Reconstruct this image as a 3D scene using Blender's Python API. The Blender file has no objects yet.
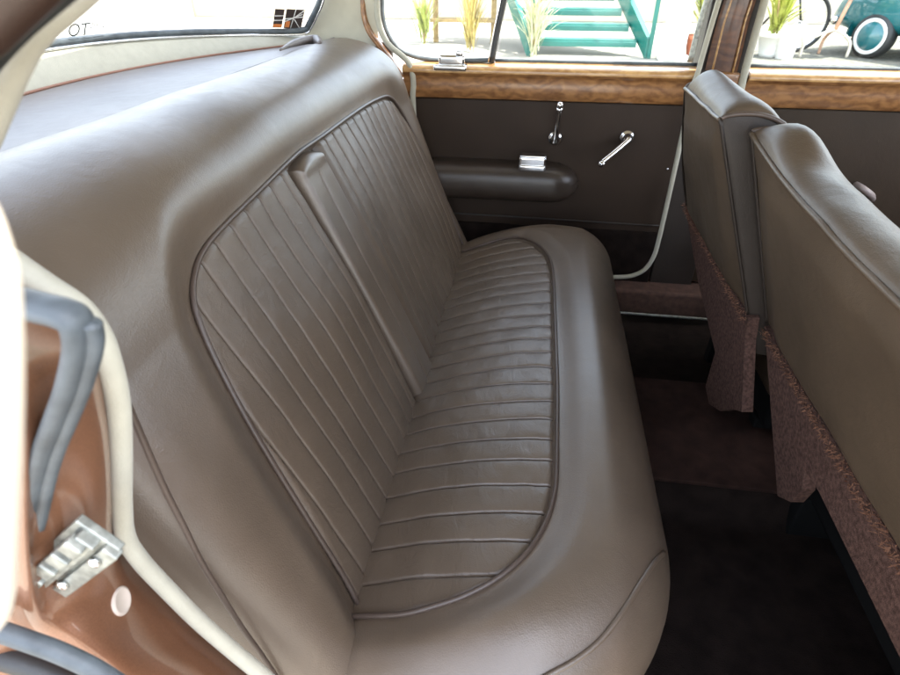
import bpy, bmesh, math, random
import numpy as np
from mathutils import Vector, Matrix
from mathutils.bvhtree import BVHTree
random.seed(7); rng = np.random.RandomState(7)
scene = bpy.context.scene
COL = scene.collection

# ------------------------------------------------------------------ camera
CAM = np.array([0.0, 0.0, 1.2]); F = 560.0
R_ = np.array([0.98912, 0.14710, 0.0]); U_ = np.array([-0.0822, 0.5527, 0.8294]); W_ = np.array([-0.1220, 0.8203, -0.5587])
R_ /= np.linalg.norm(R_)
W_ = W_ - R_*(W_@R_); W_ /= np.linalg.norm(W_)
U_ = np.cross(R_, W_)
cam_d = bpy.data.cameras.new('camera'); cam = bpy.data.objects.new('camera', cam_d); COL.objects.link(cam)
cam.matrix_world = Matrix(((R_[0], U_[0], -W_[0], CAM[0]), (R_[1], U_[1], -W_[1], CAM[1]), (R_[2], U_[2], -W_[2], CAM[2]), (0, 0, 0, 1)))
cam_d.sensor_width = 36; cam_d.lens = 36*F/900; cam_d.clip_start = 0.005; cam_d.clip_end = 500
cam_d.dof.use_dof = True; cam_d.dof.focus_distance = 0.95; cam_d.dof.aperture_fstop = 9.0
scene.camera = cam

def at(px, py, axis, val):
    """point of the place seen at photo pixel (px, py), on the plane axis = val"""
    d = R_*(px-450) + U_*(337.5-py) + W_*F
    return CAM + d*((val-CAM[axis])/d[axis])
def AX(px, py, v): return at(px, py, 0, v)
def AY(px, py, v): return at(px, py, 1, v)
def AZ(px, py, v): return at(px, py, 2, v)

# ------------------------------------------------------------------ objects
def tag(o, label=None, cat=None, group=None, kind=None):
    if label: o['label'] = label
    if cat: o['category'] = cat
    if group: o['group'] = group
    if kind: o['kind'] = kind
    return o
def thing(name, loc, label, cat, group=None):
    o = bpy.data.objects.new(name, None); COL.objects.link(o); o.location = loc; o.empty_display_size = .05
    return tag(o, label, cat, group)
WORLD = {}
def origin(o):
    p = np.zeros(3)
    while o is not None:
        p += np.array(o.location); o = o.parent
    return p
def obj(name, vf, mat, parent=None, smooth=True, angle=None):
    V, Fc = vf
    o0 = origin(parent) if parent is not None else np.zeros(3)
    me = bpy.data.meshes.new(name)
    me.from_pydata([tuple(np.asarray(v, float)-o0) for v in V], [], [tuple(f) for f in Fc])
    me.update()
    bm = bmesh.new(); bm.from_mesh(me); bmesh.ops.recalc_face_normals(bm, faces=bm.faces)
    if angle is not None:
        for e in bm.edges:
            if len(e.link_faces) == 2 and e.calc_face_angle(0) > math.radians(angle): e.smooth = False
    for f in bm.faces: f.smooth = smooth
    bm.to_mesh(me); bm.free()
    o = bpy.data.objects.new(name, me); COL.objects.link(o); o.data.materials.append(mat)
    if parent is not None: o.parent = parent
    return o
def join(*parts):
    V = []; Fc = []
    for v, f in parts:
        k = len(V); V += list(v); Fc += [tuple(i+k for i in q) for q in f]
    return V, Fc
def grid(P, close_u=False, close_v=False):
    """P: array (n, m, 3)"""
    n, m = P.shape[:2]; V = P.reshape(-1, 3); Fc = []
    for i in range(n if close_u else n-1):
        for j in range(m if close_v else m-1):
            a = i*m+j; b = i*m+(j+1) % m; c = ((i+1) % n)*m+(j+1) % m; d = ((i+1) % n)*m+j
            Fc.append((a, b, c, d))
    return list(V), Fc
def spline(pts, n=60, closed=False):
    P = np.array(pts, float)
    if len(P) < 3: return np.array([P[0]+(P[-1]-P[0])*t for t in np.linspace(0, 1, n)])
    if closed: Q = np.vstack([P[-1:], P, P[:2]])
    else: Q = np.vstack([2*P[0]-P[1], P, 2*P[-1]-P[-2]])
    seg = len(Q)-3; out = []
    for t in np.linspace(0, seg, n, endpoint=not closed):
        i = min(int(t), seg-1); u = t-i; a, b, c, d = Q[i:i+4]
        out.append(.5*((2*b)+(-a+c)*u+(2*a-5*b+4*c-d)*u*u+(-a+3*b-3*c+d)*u**3))
    return np.array(out)
def tube(path, r, k=10, closed=False, cap=True, flat=None):
    P = np.asarray(path, float); n = len(P)
    rr = np.broadcast_to(np.asarray(r, float), (n,)) if np.ndim(r) <= 1 else r
    T = np.gradient(P, axis=0); T /= (np.linalg.norm(T, axis=1)[:, None]+1e-12)
    if closed:
        T = np.roll(P, -1, 0)-np.roll(P, 1, 0); T /= np.linalg.norm(T, axis=1)[:, None]
    ref = np.array([0, 0, 1.]) if abs(T[0][2]) < .9 else np.array([1., 0, 0])
    nv = np.cross(T[0], ref); nv /= np.linalg.norm(nv); rings = []
    for i in range(n):
        nv = nv-T[i]*(nv@T[i]); nv /= np.linalg.norm(nv); b = np.cross(T[i], nv)
        a = np.linspace(0, 2*math.pi, k, endpoint=False)
        fx, fy = flat if flat else (1, 1)
        rings.append(P[i]+rr[i]*(fx*np.cos(a)[:, None]*nv+fy*np.sin(a)[:, None]*b))
    V, Fc = grid(np.array(rings), close_u=closed, close_v=True)
    if cap and not closed:
        Fc.append(tuple(range(k))[::-1]); Fc.append(tuple((n-1)*k+i for i in range(k)))
    return V, Fc
def bx(c, s, bev=.0, axes=None, seg=2):
    """bevelled box; axes rows = local axes"""
    bm = bmesh.new(); bmesh.ops.create_cube(bm, size=1)
    for v in bm.verts: v.co = Vector((v.co.x*s[0], v.co.y*s[1], v.co.z*s[2]))
    if bev: bmesh.ops.bevel(bm, geom=list(bm.edges), offset=bev, segments=seg, profile=.7, affect='EDGES')
    A = np.eye(3) if axes is None else np.array(axes)
    V = [np.array(c)+np.array(v.co) @ A for v in bm.verts]; bm.verts.index_update()
    Fc = [tuple(v.index for v in f.verts) for f in bm.faces]; bm.free()
    return V, Fc
def lathe(c, axis, prof, k=32):
    """prof: list of (radius, height along axis)"""
    ax = np.array(axis, float); ax /= np.linalg.norm(ax)
    u = np.cross(ax, [0, 0, 1.] if abs(ax[2]) < .9 else [1., 0, 0]); u /= np.linalg.norm(u); w = np.cross(ax, u)
    a = np.linspace(0, 2*math.pi, k, endpoint=False)
    P = np.array([[np.array(c)+ax*h+r*(math.cos(t)*u+math.sin(t)*w) for t in a] for r, h in prof])
    V, Fc = grid(P, close_v=True)
    if prof[0][0] > 1e-4: Fc.append(tuple(range(k)))
    if prof[-1][0] > 1e-4: Fc.append(tuple((len(prof)-1)*k+i for i in range(k)))
    return V, Fc
def slab(poly, off):
    """polygon (n,3) extruded by vector off"""
    P = np.asarray(poly, float); n = len(P); V = list(P)+list(P+np.array(off))
    Fc = [tuple(range(n)), tuple(range(2*n-1, n-1, -1))]+[(i, (i+1) % n, n+(i+1) % n, n+i) for i in range(n)]
    return V, Fc
def S(x): x = np.clip(x, 0, 1); return x*x*(3-2*x)
def sdf(pts, poly):
    """signed distance (inside negative) of pts (n,2) to closed polygon (m,2)"""
    A = np.asarray(poly); B = np.roll(A, -1, 0); d = np.full(len(pts), 1e9); ins = np.zeros(len(pts), bool)
    for a, b in zip(A, B):
        e = b-a; w = pts-a; t = np.clip((w@e)/(e@e+1e-15), 0, 1); d = np.minimum(d, np.hypot(*(w-t[:, None]*e).T))
        c = (a[1] > pts[:, 1]) != (b[1] > pts[:, 1])
        ins ^= c & (pts[:, 0] < (b[0]-a[0])*(pts[:, 1]-a[1])/(b[1]-a[1]+1e-15)+a[0])
    return np.where(ins, -d, d)
def vnoise(x, y, s, seed=0):
    """smooth value noise"""
    r = np.random.RandomState(seed).rand(64, 64); x = np.asarray(x)/s+100; y = np.asarray(y)/s+100
    i = np.floor(x).astype(int); j = np.floor(y).astype(int); u = S(x-i); v = S(y-j); g = lambda a, b: r[a % 64, b % 64]
    return (g(i, j)*(1-u)*(1-v)+g(i+1, j)*u*(1-v)+g(i, j+1)*(1-u)*v+g(i+1, j+1)*u*v)-.5

# ------------------------------------------------------------------ materials
def mat_new(name):
    m = bpy.data.materials.new(name); m.use_nodes = True; nt = m.node_tree
    return m, nt, nt.nodes['Principled BSDF']
def P(name, col, rough=.5, metal=0, coat=0, var=0, vscale=20, bump=0, bscale=200, spec=.5, sheen=0):
    m, nt, b = mat_new(name); N = nt.nodes; L = nt.links
    b.inputs['Base Color'].default_value = (*col, 1); b.inputs['Roughness'].default_value = rough
    b.inputs['Metallic'].default_value = metal; b.inputs['Coat Weight'].default_value = coat
    b.inputs['Coat Roughness'].default_value = .06; b.inputs['Specular IOR Level'].default_value = spec
    if sheen: b.inputs['Sheen Weight'].default_value = sheen
    tc = N.new('ShaderNodeTexCoord')
    if var:
        n = N.new('ShaderNodeTexNoise'); n.inputs['Scale'].default_value = vscale; n.inputs['Detail'].default_value = 6
        L.new(tc.outputs['Object'], n.inputs['Vector']); r = N.new('ShaderNodeValToRGB')
        r.color_ramp.elements[0].position = .3; r.color_ramp.elements[1].position = .7
        r.color_ramp.elements[0].color = (*[c*(1-var) for c in col], 1); r.color_ramp.elements[1].color = (*[min(1, c*(1+var)) for c in col], 1)
        L.new(n.outputs['Fac'], r.inputs['Fac']); L.new(r.outputs['Color'], b.inputs['Base Color'])
    if bump:
        n = N.new('ShaderNodeTexNoise'); n.inputs['Scale'].default_value = bscale; n.inputs['Detail'].default_value = 4
        L.new(tc.outputs['Object'], n.inputs['Vector']); u = N.new('ShaderNodeBump'); u.inputs['Strength'].default_value = bump
        u.inputs['Distance'].default_value = .002; L.new(n.outputs['Fac'], u.inputs['Height']); L.new(u.outputs['Normal'], b.inputs['Normal'])
    return m
def leather(name, col, rough=.42, grain=.25, wrinkle=.25, stretch=(1, 1, 1), wscale=28, spec=.5):
    m, nt, b = mat_new(name); N = nt.nodes; L = nt.links
    tc = N.new('ShaderNodeTexCoord'); mp = N.new('ShaderNodeMapping'); mp.inputs['Scale'].default_value = stretch
    L.new(tc.outputs['Object'], mp.inputs['Vector'])
    v = N.new('ShaderNodeTexVoronoi'); v.inputs['Scale'].default_value = 620; L.new(tc.outputs['Object'], v.inputs['Vector'])
    n = N.new('ShaderNodeTexNoise'); n.inputs['Scale'].default_value = wscale; n.inputs['Detail'].default_value = 7; n.inputs['Roughness'].default_value = .6
    n.inputs['Distortion'].default_value = .8; L.new(mp.outputs['Vector'], n.inputs['Vector'])
    n2 = N.new('ShaderNodeTexNoise'); n2.inputs['Scale'].default_value = 7; n2.inputs['Detail'].default_value = 5; L.new(tc.outputs['Object'], n2.inputs['Vector'])
    r = N.new('ShaderNodeValToRGB'); r.color_ramp.elements[0].position = .3; r.color_ramp.elements[1].position = .72
    r.color_ramp.elements[0].color = (*[c*.86 for c in col], 1); r.color_ramp.elements[1].color = (*[c*1.13 for c in col], 1)
    L.new(n2.outputs['Fac'], r.inputs['Fac']); L.new(r.outputs['Color'], b.inputs['Base Color'])
    rr = N.new('ShaderNodeMapRange'); rr.inputs['To Min'].default_value = rough-.07; rr.inputs['To Max'].default_value = rough+.1
    L.new(n.outputs['Fac'], rr.inputs['Value']); L.new(rr.outputs['Result'], b.inputs['Roughness'])
    b1 = N.new('ShaderNodeBump'); b1.inputs['Strength'].default_value = wrinkle; b1.inputs['Distance'].default_value = .006
    L.new(n.outputs['Fac'], b1.inputs['Height'])
    b2 = N.new('ShaderNodeBump'); b2.inputs['Strength'].default_value = grain; b2.inputs['Distance'].default_value = .0006
    L.new(v.outputs['Distance'], b2.inputs['Height']); L.new(b1.outputs['Normal'], b2.inputs['Normal']); L.new(b2.outputs['Normal'], b.inputs['Normal'])
    b.inputs['Specular IOR Level'].default_value = spec
    return m
LC = (.103, .075, .053)
M_leather = leather('leather', LC, rough=.35, wrinkle=.09, spec=.8)
M_pleat = leather('pleated_leather', LC, rough=.37, wrinkle=.4, stretch=(1, .45, 1), wscale=34, spec=.8)
M_pleatb = leather('pleated_back_leather', LC, rough=.41, wrinkle=.3, wscale=30)
M_pipe = leather('piping_leather', (.070, .049, .038), rough=.38, wrinkle=.1)
M_fleather = leather('front_leather', (.080, .056, .037), rough=.38, wrinkle=.12, wscale=30)
M_door = leather('door_leather', (.030, .0185, .0120), rough=.6, wrinkle=.1, spec=.2)
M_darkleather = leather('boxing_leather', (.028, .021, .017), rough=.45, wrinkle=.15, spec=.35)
M_cream = P('cream_cloth', (.39, .37, .295), .85, var=.06, vscale=60, bump=.25, bscale=500, sheen=.2)
M_lining = P('headlining', (.52, .49, .39), .9, var=.05, vscale=30, bump=.2, bscale=500)
M_rubber = P('grey_rubber', (.072, .085, .095), .5, var=.35, vscale=40, bump=.3, bscale=90)
M_black = P('black_rubber', (.03, .03, .03), .5, bump=.2, bscale=150)
M_chrome = P('chrome', (.80, .80, .80), .13, metal=1, var=.08, vscale=60)
M_steel = P('plated_steel', (.30, .31, .28), .42, metal=.6, var=.35, vscale=120, bump=.3, bscale=150)
M_carpet = P('floor_carpet', (.012, .0080, .0066), .95, spec=.08, var=.4, vscale=25, bump=.9, bscale=420)
M_hump = P('tunnel_carpet', (.026, .014, .011), .95, spec=.08, var=.3, vscale=30, bump=.9, bscale=420)
M_backcarpet = P('seat_back_carpet', (.082, .047, .038), .95, var=.45, vscale=160, bump=1, bscale=500, spec=.05)
M_ground = P('concrete', (.30, .275, .23), .9, var=.12, vscale=.8, bump=.3, bscale=30)
M_white = P('white_paint', (.80, .79, .76), .6, var=.04, vscale=3)
M_teal = P('teal_paint', (.011, .145, .115), .4, coat=.3, var=.1, vscale=6)
M_tealcar = P('teal_car_paint', (.005, .125, .145), .3, coat=1, var=.04, vscale=4)
M_plug = P('pale_plug', (.55, .47, .40), .6)
def paint():
    m, nt, b = mat_new('brown_metallic_paint'); N = nt.nodes; L = nt.links
    tc = N.new('ShaderNodeTexCoord'); n = N.new('ShaderNodeTexNoise'); n.inputs['Scale'].default_value = 900; L.new(tc.outputs['Object'], n.inputs['Vector'])
    n2 = N.new('ShaderNodeTexNoise'); n2.inputs['Scale'].default_value = 14; n2.inputs['Detail'].default_value = 8; L.new(tc.outputs['Object'], n2.inputs['Vector'])
    r = N.new('ShaderNodeValToRGB'); r.color_ramp.elements[0].color = (.11, .043, .022, 1); r.color_ramp.elements[1].color = (.36, .17, .09, 1)
    mx = N.new('ShaderNodeMath'); mx.operation = 'ADD'; mx.inputs[1].default_value = 0
    mm = N.new('ShaderNodeMath'); mm.operation = 'MULTIPLY_ADD'; mm.inputs[1].default_value = .6; L.new(n.outputs['Fac'], mm.inputs[0])
    m3 = N.new('ShaderNodeMath'); m3.operation = 'MULTIPLY'; m3.inputs[1].default_value = .4; L.new(n2.outputs['Fac'], m3.inputs[0]); L.new(m3.outputs[0], mm.inputs[2])
    L.new(mm.outputs[0], r.inputs['Fac']); L.new(r.outputs['Color'], b.inputs['Base Color'])
    b.inputs['Metallic'].default_value = .35; b.inputs['Roughness'].default_value = .38; b.inputs['Coat Weight'].default_value = 1; b.inputs['Coat Roughness'].default_value = .08
    u = N.new('ShaderNodeBump'); u.inputs['Strength'].default_value = .12; u.inputs['Distance'].default_value = .004; L.new(n2.outputs['Fac'], u.inputs['Height']); L.new(u.outputs['Normal'], b.inputs['Coat Normal'])
    return m
M_paint = paint()
def wood(name, dark, light, scale=9):
    m, nt, b = mat_new(name); N = nt.nodes; L = nt.links
    tc = N.new('ShaderNodeTexCoord'); mp = N.new('ShaderNodeMapping'); mp.inputs['Scale'].default_value = (1, 1, 1.8); L.new(tc.outputs['Object'], mp.inputs['Vector'])
    n = N.new('ShaderNodeTexNoise'); n.inputs['Scale'].default_value = scale; n.inputs['Detail'].default_value = 9; n.inputs['Distortion'].default_value = 1.3; L.new(mp.outputs['Vector'], n.inputs['Vector'])
    w = N.new('ShaderNodeTexWave'); w.inputs['Scale'].default_value = 6; w.inputs['Distortion'].default_value = 14; w.inputs['Detail'].default_value = 4; w.inputs['Detail Scale'].default_value = 2
    w.bands_direction = 'Z'; L.new(mp.outputs['Vector'], w.inputs['Vector'])
    mx = N.new('ShaderNodeMix'); mx.data_type = 'FLOAT'; mx.inputs['Factor'].default_value = .26; L.new(n.outputs['Fac'], mx.inputs[2]); L.new(w.outputs['Fac'], mx.inputs[3])
    r = N.new('ShaderNodeValToRGB'); r.color_ramp.elements[0].position = .25; r.color_ramp.elements[1].position = .75
    r.color_ramp.elements[0].color = (*dark, 1); r.color_ramp.elements[1].color = (*light, 1); L.new(mx.outputs[0], r.inputs['Fac']); L.new(r.outputs['Color'], b.inputs['Base Color'])
    b.inputs['Roughness'].default_value = .4; b.inputs['Coat Weight'].default_value = .7; b.inputs['Coat Roughness'].default_value = .12
    return m
M_wood = wood('burr_walnut', (.14, .055, .018), (.34, .160, .056), 22)
M_wooddark = wood('dark_walnut', (.05, .018, .008), (.13, .05, .02), 14)
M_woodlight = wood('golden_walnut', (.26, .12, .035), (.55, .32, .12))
def glass():
    m = bpy.data.materials.new('window_glass'); m.use_nodes = True; nt = m.node_tree; N = nt.nodes; L = nt.links
    N.remove(N['Principled BSDF']); out = N['Material Output']
    t = N.new('ShaderNodeBsdfTransparent'); t.inputs['Color'].default_value = (.93, .96, .95, 1)
    g = N.new('ShaderNodeBsdfGlossy'); g.inputs['Roughness'].default_value = .02
    lw = N.new('ShaderNodeLayerWeight'); lw.inputs['Blend'].default_value = .5; pw = N.new('ShaderNodeMath'); pw.operation = 'POWER'; pw.inputs[1].default_value = 5
    L.new(lw.outputs['Facing'], pw.inputs[0]); fr = N.new('ShaderNodeMath'); fr.operation = 'MULTIPLY_ADD'; fr.inputs[1].default_value = .7; fr.inputs[2].default_value = .03
    L.new(pw.outputs[0], fr.inputs[0]); mx = N.new('ShaderNodeMixShader')
    L.new(fr.outputs[0], mx.inputs[0]); L.new(t.outputs[0], mx.inputs[1]); L.new(g.outputs[0], mx.inputs[2]); L.new(mx.outputs[0], out.inputs['Surface'])
    return m
M_glass = glass()

# ------------------------------------------------------------------ rear seat
seat = thing('rear_seat', (0, .95, .22), 'brown leather rear bench seat with pleated cushion and tall pleated backrest', 'car seat')
TILT = .42
def face_x(z): return -.2-TILT*(z-.5)

# --- cushion -------------------------------------------------------
def zpad(x): # seat surface rises towards its front edge
    u = np.clip((x+.2)/.27, -.35, 1.3)
    return .476+.081*(1-np.sign(1-u)*np.abs(1-u)**1.7)
cpx = [(350, 617), (400, 615), (440, 605), (470, 594), (500, 577), (525, 555), (541, 532), (551, 508), (556, 480), (557, 430), (557, 380), (555, 320), (553, 275), (549, 258), (541, 248), (530, 241), (518, 238), (500, 240), (480, 246), (462, 252)]
cp = []
for q in cpx:
    z = .55
    for _ in range(6):
        p = AZ(*q, z); z = float(zpad(p[0]))
    cp.append(p)
cp = np.array(cp); cpw = spline(cp, 200)
cpoly = np.vstack([cpw[:, :2], [[-.33, cpw[-1, 1]+.0], [-.33, cpw[0, 1]]]])
cx0, cx1, cy0, cy1 = -.34, .243, .262, 1.635
prof = [(.120, .24), (.085, .28), (.045, .33), (.014, .385), (.002, .425), (.0, .448)]
def rrect(d, k=360):
    hx = (cx1-cx0)/2-d; hy = (cy1-cy0)/2-d; mx = (cx0+cx1)/2; my = (cy0+cy1)/2; R4 = [min(max(q-.75*d, .012), hx*.97) for q in (.17, .17, .17, .285)]
    out = []; n = 26
    segs = [((mx+hx-R4[0], my+hy-R4[0]), 0, R4[0]), ((mx-hx+R4[1], my+hy-R4[1]), 90, R4[1]), ((mx-hx+R4[2], my-hy+R4[2]), 180, R4[2]), ((mx+hx-R4[3], my-hy+R4[3]), 270, R4[3])]
    arcs = [[(c[0]+r*math.cos(math.radians(a0+90*i/n)), c[1]+r*math.sin(math.radians(a0+90*i/n))) for i in range(n+1)] for c, a0, r in segs]
    ns = [60, 130, 60, 130]
    for i in range(4):
        out += arcs[i]; a = np.array(arcs[i][-1]); b = np.array(arcs[(i+1) % 4][0]); m = [60, 130, 60, 130][i]
        out += [tuple(a+(b-a)*t/m) for t in range(1, m)]
    return np.array(out)
rings = []
for d, z in prof:
    q = rrect(d); rings.append(np.column_stack([q, np.full(len(q), z)]))
Rr = .115
ds = np.concatenate([Rr*(1-np.cos(np.linspace(.12, math.pi/2, 16))), np.linspace(Rr+.004, .285, 44)])
for d in ds:
    q = rrect(d); e = sdf(q, cpoly); t = min(d/Rr, 1); roll = .125*(1-math.sqrt(1-(1-t)**2))
    z = zpad(q[:, 0])+.014*S(e/.05)-.018*S(-e/.012)-roll
    z += .004*vnoise(q[:, 0], q[:, 1], .16, 3)*(e > 0)
    rings.append(np.column_stack([q, z]))
V, Fc = grid(np.array(rings), close_v=True); n_ = len(rings[0]); Fc.append(tuple((len(rings)-1)*n_+i for i in range(n_)))
cushion = obj('cushion', (V, Fc), M_leather, seat)
cushion_bvh = BVHTree.FromPolygons([Vector(v) for v in V], Fc)
def hit(px, py, bvh, lift=0):
    d = Vector(R_*(px-450)+U_*(337.5-py)+W_*F).normalized(); h = bvh.ray_cast(Vector(CAM), d)
    return None if h[0] is None else np.array(h[0])+np.array(h[1])*lift*(1 if h[1].dot(d) < 0 else -1)
# pleated panel: columns at constant y, seams across the seat
yo = np.argsort(cpw[:, 1]); cy_, cx_ = cpw[yo, 1], cpw[yo, 0]
ya, yb = cp[:, 1].min()+.001, cp[:, 1].max()-.001
seams = np.arange(ya+.055, yb-.02, .0495); seams = seams+rng.uniform(-.003, .003, len(seams))
def samples(a, b, sm, step=.006):
    s = list(np.arange(a, b, step))+[b]
    for q in sm:
        s = [v for v in s if abs(v-q) > .008]
        s += [q+o for o in (-.0075, -.005, -.0035, -.0024, -.0014, -.0006, 0, .0006, .0014, .0024, .0035, .005, .0075)]
    return np.array(sorted(v for v in s if a <= v <= b))
ys = samples(ya, yb, seams)
def xfront(y):
    # outer (front) crossing of the outline at this y
    out = []
    for yy in np.atleast_1d(y):
        best = -.33
        for a, b in zip(cpw[:-1], cpw[1:]):
            if (a[1]-yy)*(b[1]-yy) <= 0 and abs(a[1]-b[1]) > 1e-9:
                best = max(best, a[0]+(b[0]-a[0])*(yy-a[1])/(b[1]-a[1]))
        out.append(best)
    return np.array(out)
xf = xfront(ys); tt = np.concatenate([np.linspace(0, .86, 30), np.linspace(.88, 1, 12)])
PX = -.30+(xf[:, None]+.30)*tt[None, :]; PY = np.repeat(ys[:, None], len(tt), 1)
def seamdist(y, sm): return np.min(np.abs(np.asarray(y)[..., None]-np.asarray(sm)), axis=-1)
def groove(d, dep=.0060, w=.0015, puff=.0010): return -dep*np.exp(-(d/w)**1.5)+puff*S(d/.014)
wob = .003*vnoise(PX, PY, .11, 5)
PZ = zpad(PX)+groove(seamdist(PY+wob, seams))-.004
edge = sdf(np.column_stack([PX.ravel(), PY.ravel()]), cpoly).reshape(PX.shape)
PZ += -.006*S(1+edge/.012)+.006*vnoise(PX, PY, .13, 9)+.0026*vnoise(PX, PY, .037, 11)+.0012*vnoise(PX+PY, PY*.4, .018, 12)
panel = obj('cushion_panel', grid(np.dstack([PX, PY, PZ])), M_pleat, seat)
pp = cpw.copy(); pp[:, 2] = zpad(pp[:, 0])+.0015
obj('piping', tube(pp, .0036, 8), M_pipe, cushion)
# seam piping of the boxing round the near front corner
sp = [(520, 690), (548, 675), (575, 660), (600, 640), (622, 612), (640, 583), (654, 562), (663, 553)]
hp = [h for h in (hit(*q, cushion_bvh, .001) for q in sp) if h is not None]
if len(hp) > 2: obj('piping', tube(spline(hp, 40), .0035, 8), M_leather, cushion)
q = rrect(.010); low = np.column_stack([q, np.full(len(q), .386)])
obj('piping', tube(low, .0040, 8, closed=True), M_leather, cushion)

# --- backrest ------------------------------------------------------
bp = np.array([(.404, .47), (.415, .52), (.428, .628), (.444, .744), (.462, .826), (.477, .868), (.492, .890), (.515, .906), (.545, .917), (.60, .924), (.75, .932), (.85, .937), (.90, .938), (1.0, .936), (1.136, .935), (1.28, .932), (1.40, .925), (1.455, .917), (1.487, .902), (1.508, .875), (1.530, .82), (1.552, .70), (1.557, .60), (1.553, .50), (1.55, .46)])
bpw = spline(bp, 220); bpoly = np.vstack([bpw, [[1.55, .40], [.404, .40]]])
# closed side profile, front bottom -> roll -> rear bottom
front = [(face_x(z), z) for z in np.linspace(.36, .885, 100)]
rollp = spline([(face_x(.885), .885), (face_x(.925)+.003, .926), (-.393, .958), (-.418, .981), (-.450, .998), (-.490, 1.009), (-.530, 1.010), (-.57, 1.000), (-.60, .975)], 70)[1:]
back = [(-.62, .95), (-.60, .7), (-.55, .45), (-.45, .36)]
prf = np.array(front+[tuple(v) for v in rollp]+back)
tg = np.gradient(prf, axis=0); tg /= np.linalg.norm(tg, axis=1)[:, None]; nm = np.column_stack([tg[:, 1], -tg[:, 0]])
if nm[10, 0] < 0: nm = -nm
by0, by1 = .272, 1.622; re = .07
yy = np.concatenate([by0+re*(1-np.cos(np.linspace(0, math.pi/2, 14))), np.linspace(by0+re+.005, by1-re-.005, 230), by1-re+re*np.sin(np.linspace(0, math.pi/2, 14))])
rows = []
for y in yy:
    q = max(0, (re-(y-by0))/re, (re-(by1-y))/re); ins = re*(1-math.sqrt(max(0, 1-q*q)))
    e = sdf(np.column_stack([np.full(len(prf), y), prf[:, 1]]), bpoly); e[170:] = .2
    off = .024*S(e/.06)-.020*S(-e/.010)+.005*vnoise(np.full(len(prf), y), prf[:, 1]-prf[:, 0], .14, 21)*(e > 0)
    off[-6:] = 0
    xz = prf+nm*(off-ins)[:, None]; rows.append(np.column_stack([xz[:, 0], np.full(len(xz), y), xz[:, 1]]))
V, Fc = grid(np.array(rows), close_v=True); m_ = len(prf)
V2 = list(V); k = len(V2); V2 += list(rows[0])+list(rows[-1]); Fc = list(Fc)+[tuple(k+i for i in range(m_)), tuple(k+m_+i for i in range(m_))]
backrest = obj('backrest', (V2, Fc), M_leather, seat)
def ztop(y): return np.interp(y, bpw[:, 0], bpw[:, 1])
def back_panel(y0, y1, sm, name):
    ys = samples(y0, y1, sm); tt = np.concatenate([np.linspace(0, .9, 36), np.linspace(.915, 1, 10)])
    zt = ztop(ys); Z = .40+(zt[:, None]-.40)*tt[None, :]; Y = np.repeat(ys[:, None], len(tt), 1)
    e = sdf(np.column_stack([Y.ravel(), Z.ravel()]), bpoly).reshape(Y.shape)
    e2 = np.minimum(Y-y0, y1-Y)
    wob = .004*vnoise(Y, Z, .12, 6)
    off = groove(seamdist(Y+wob, sm), .0062, .0015, .0012)-.003-.006*S(1+e/.010)-.014*S(1-e2/.010)+.006*vnoise(Y, Z, .12, 31)+.002*vnoise(Y, Z, .04, 33)
    off = off+.010*np.sin(np.clip((Z-.42)/.5, 0, 1)*math.pi)
    X = face_x(Z)+off*.92; Z2 = Z+off*.38
    return obj(name, grid(np.dstack([X, Y, Z2])), M_pleatb, seat)
back_panel(.4055, .8365, np.arange(.452, .83, .0445)+rng.uniform(-.002, .002, 9), 'back_panel')
sr = np.arange(1.012, 1.545, .0447); back_panel(.9700, 1.5555, sr+rng.uniform(-.002, .002, len(sr)), 'back_panel')
obj('piping', tube(np.column_stack([face_x(bpw[:, 1])+.003, bpw[:, 0], bpw[:, 1]+.001]), .0036, 8), M_pipe, backrest)
# folded centre armrest with a pull lip at its top
ys = np.unique(np.concatenate([samples(.8465, .9595, [.903]), .8465+.012*np.linspace(0, 1, 12)**2, .9595-.012*np.linspace(0, 1, 12)**2])); Zr = np.concatenate([np.linspace(.42, .90, 60), np.linspace(.902, .934, 30)])
Y, Z = np.meshgrid(ys, Zr, indexing='ij'); e2 = np.minimum(np.minimum(Y-.8465, .9595-Y)/.011, (.934-Z+.012*(1-np.clip((Y-.8465)*(.9595-Y)/.0032, 0, 1))*-1)/.016)
off = .009-.024*(1-np.sqrt(np.clip(1-(1-np.clip(e2, 0, 1))**2, 0, 1)))+groove(np.abs(Y-.903), .0040, .0015, .001)*S((.905-Z)/.02)+.003*vnoise(Y, Z, .09, 41)+.002*np.exp(-((Z-.915)/.012)**2)
obj('armrest', grid(np.dstack([face_x(Z)+off*.92, Y, Z+off*.38])), M_leather, seat)
# vertical seam on the near end of the backrest
sv = [AY(a, b, by0-.001) for a, b in [(120, 385), (130, 410), (148, 452), (165, 490), (183, 525), (200, 560), (220, 593), (240, 625), (258, 650), (275, 675), (290, 700)]]
obj('piping', tube(spline(sv, 40), .0028, 8), M_pipe, backrest)

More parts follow.
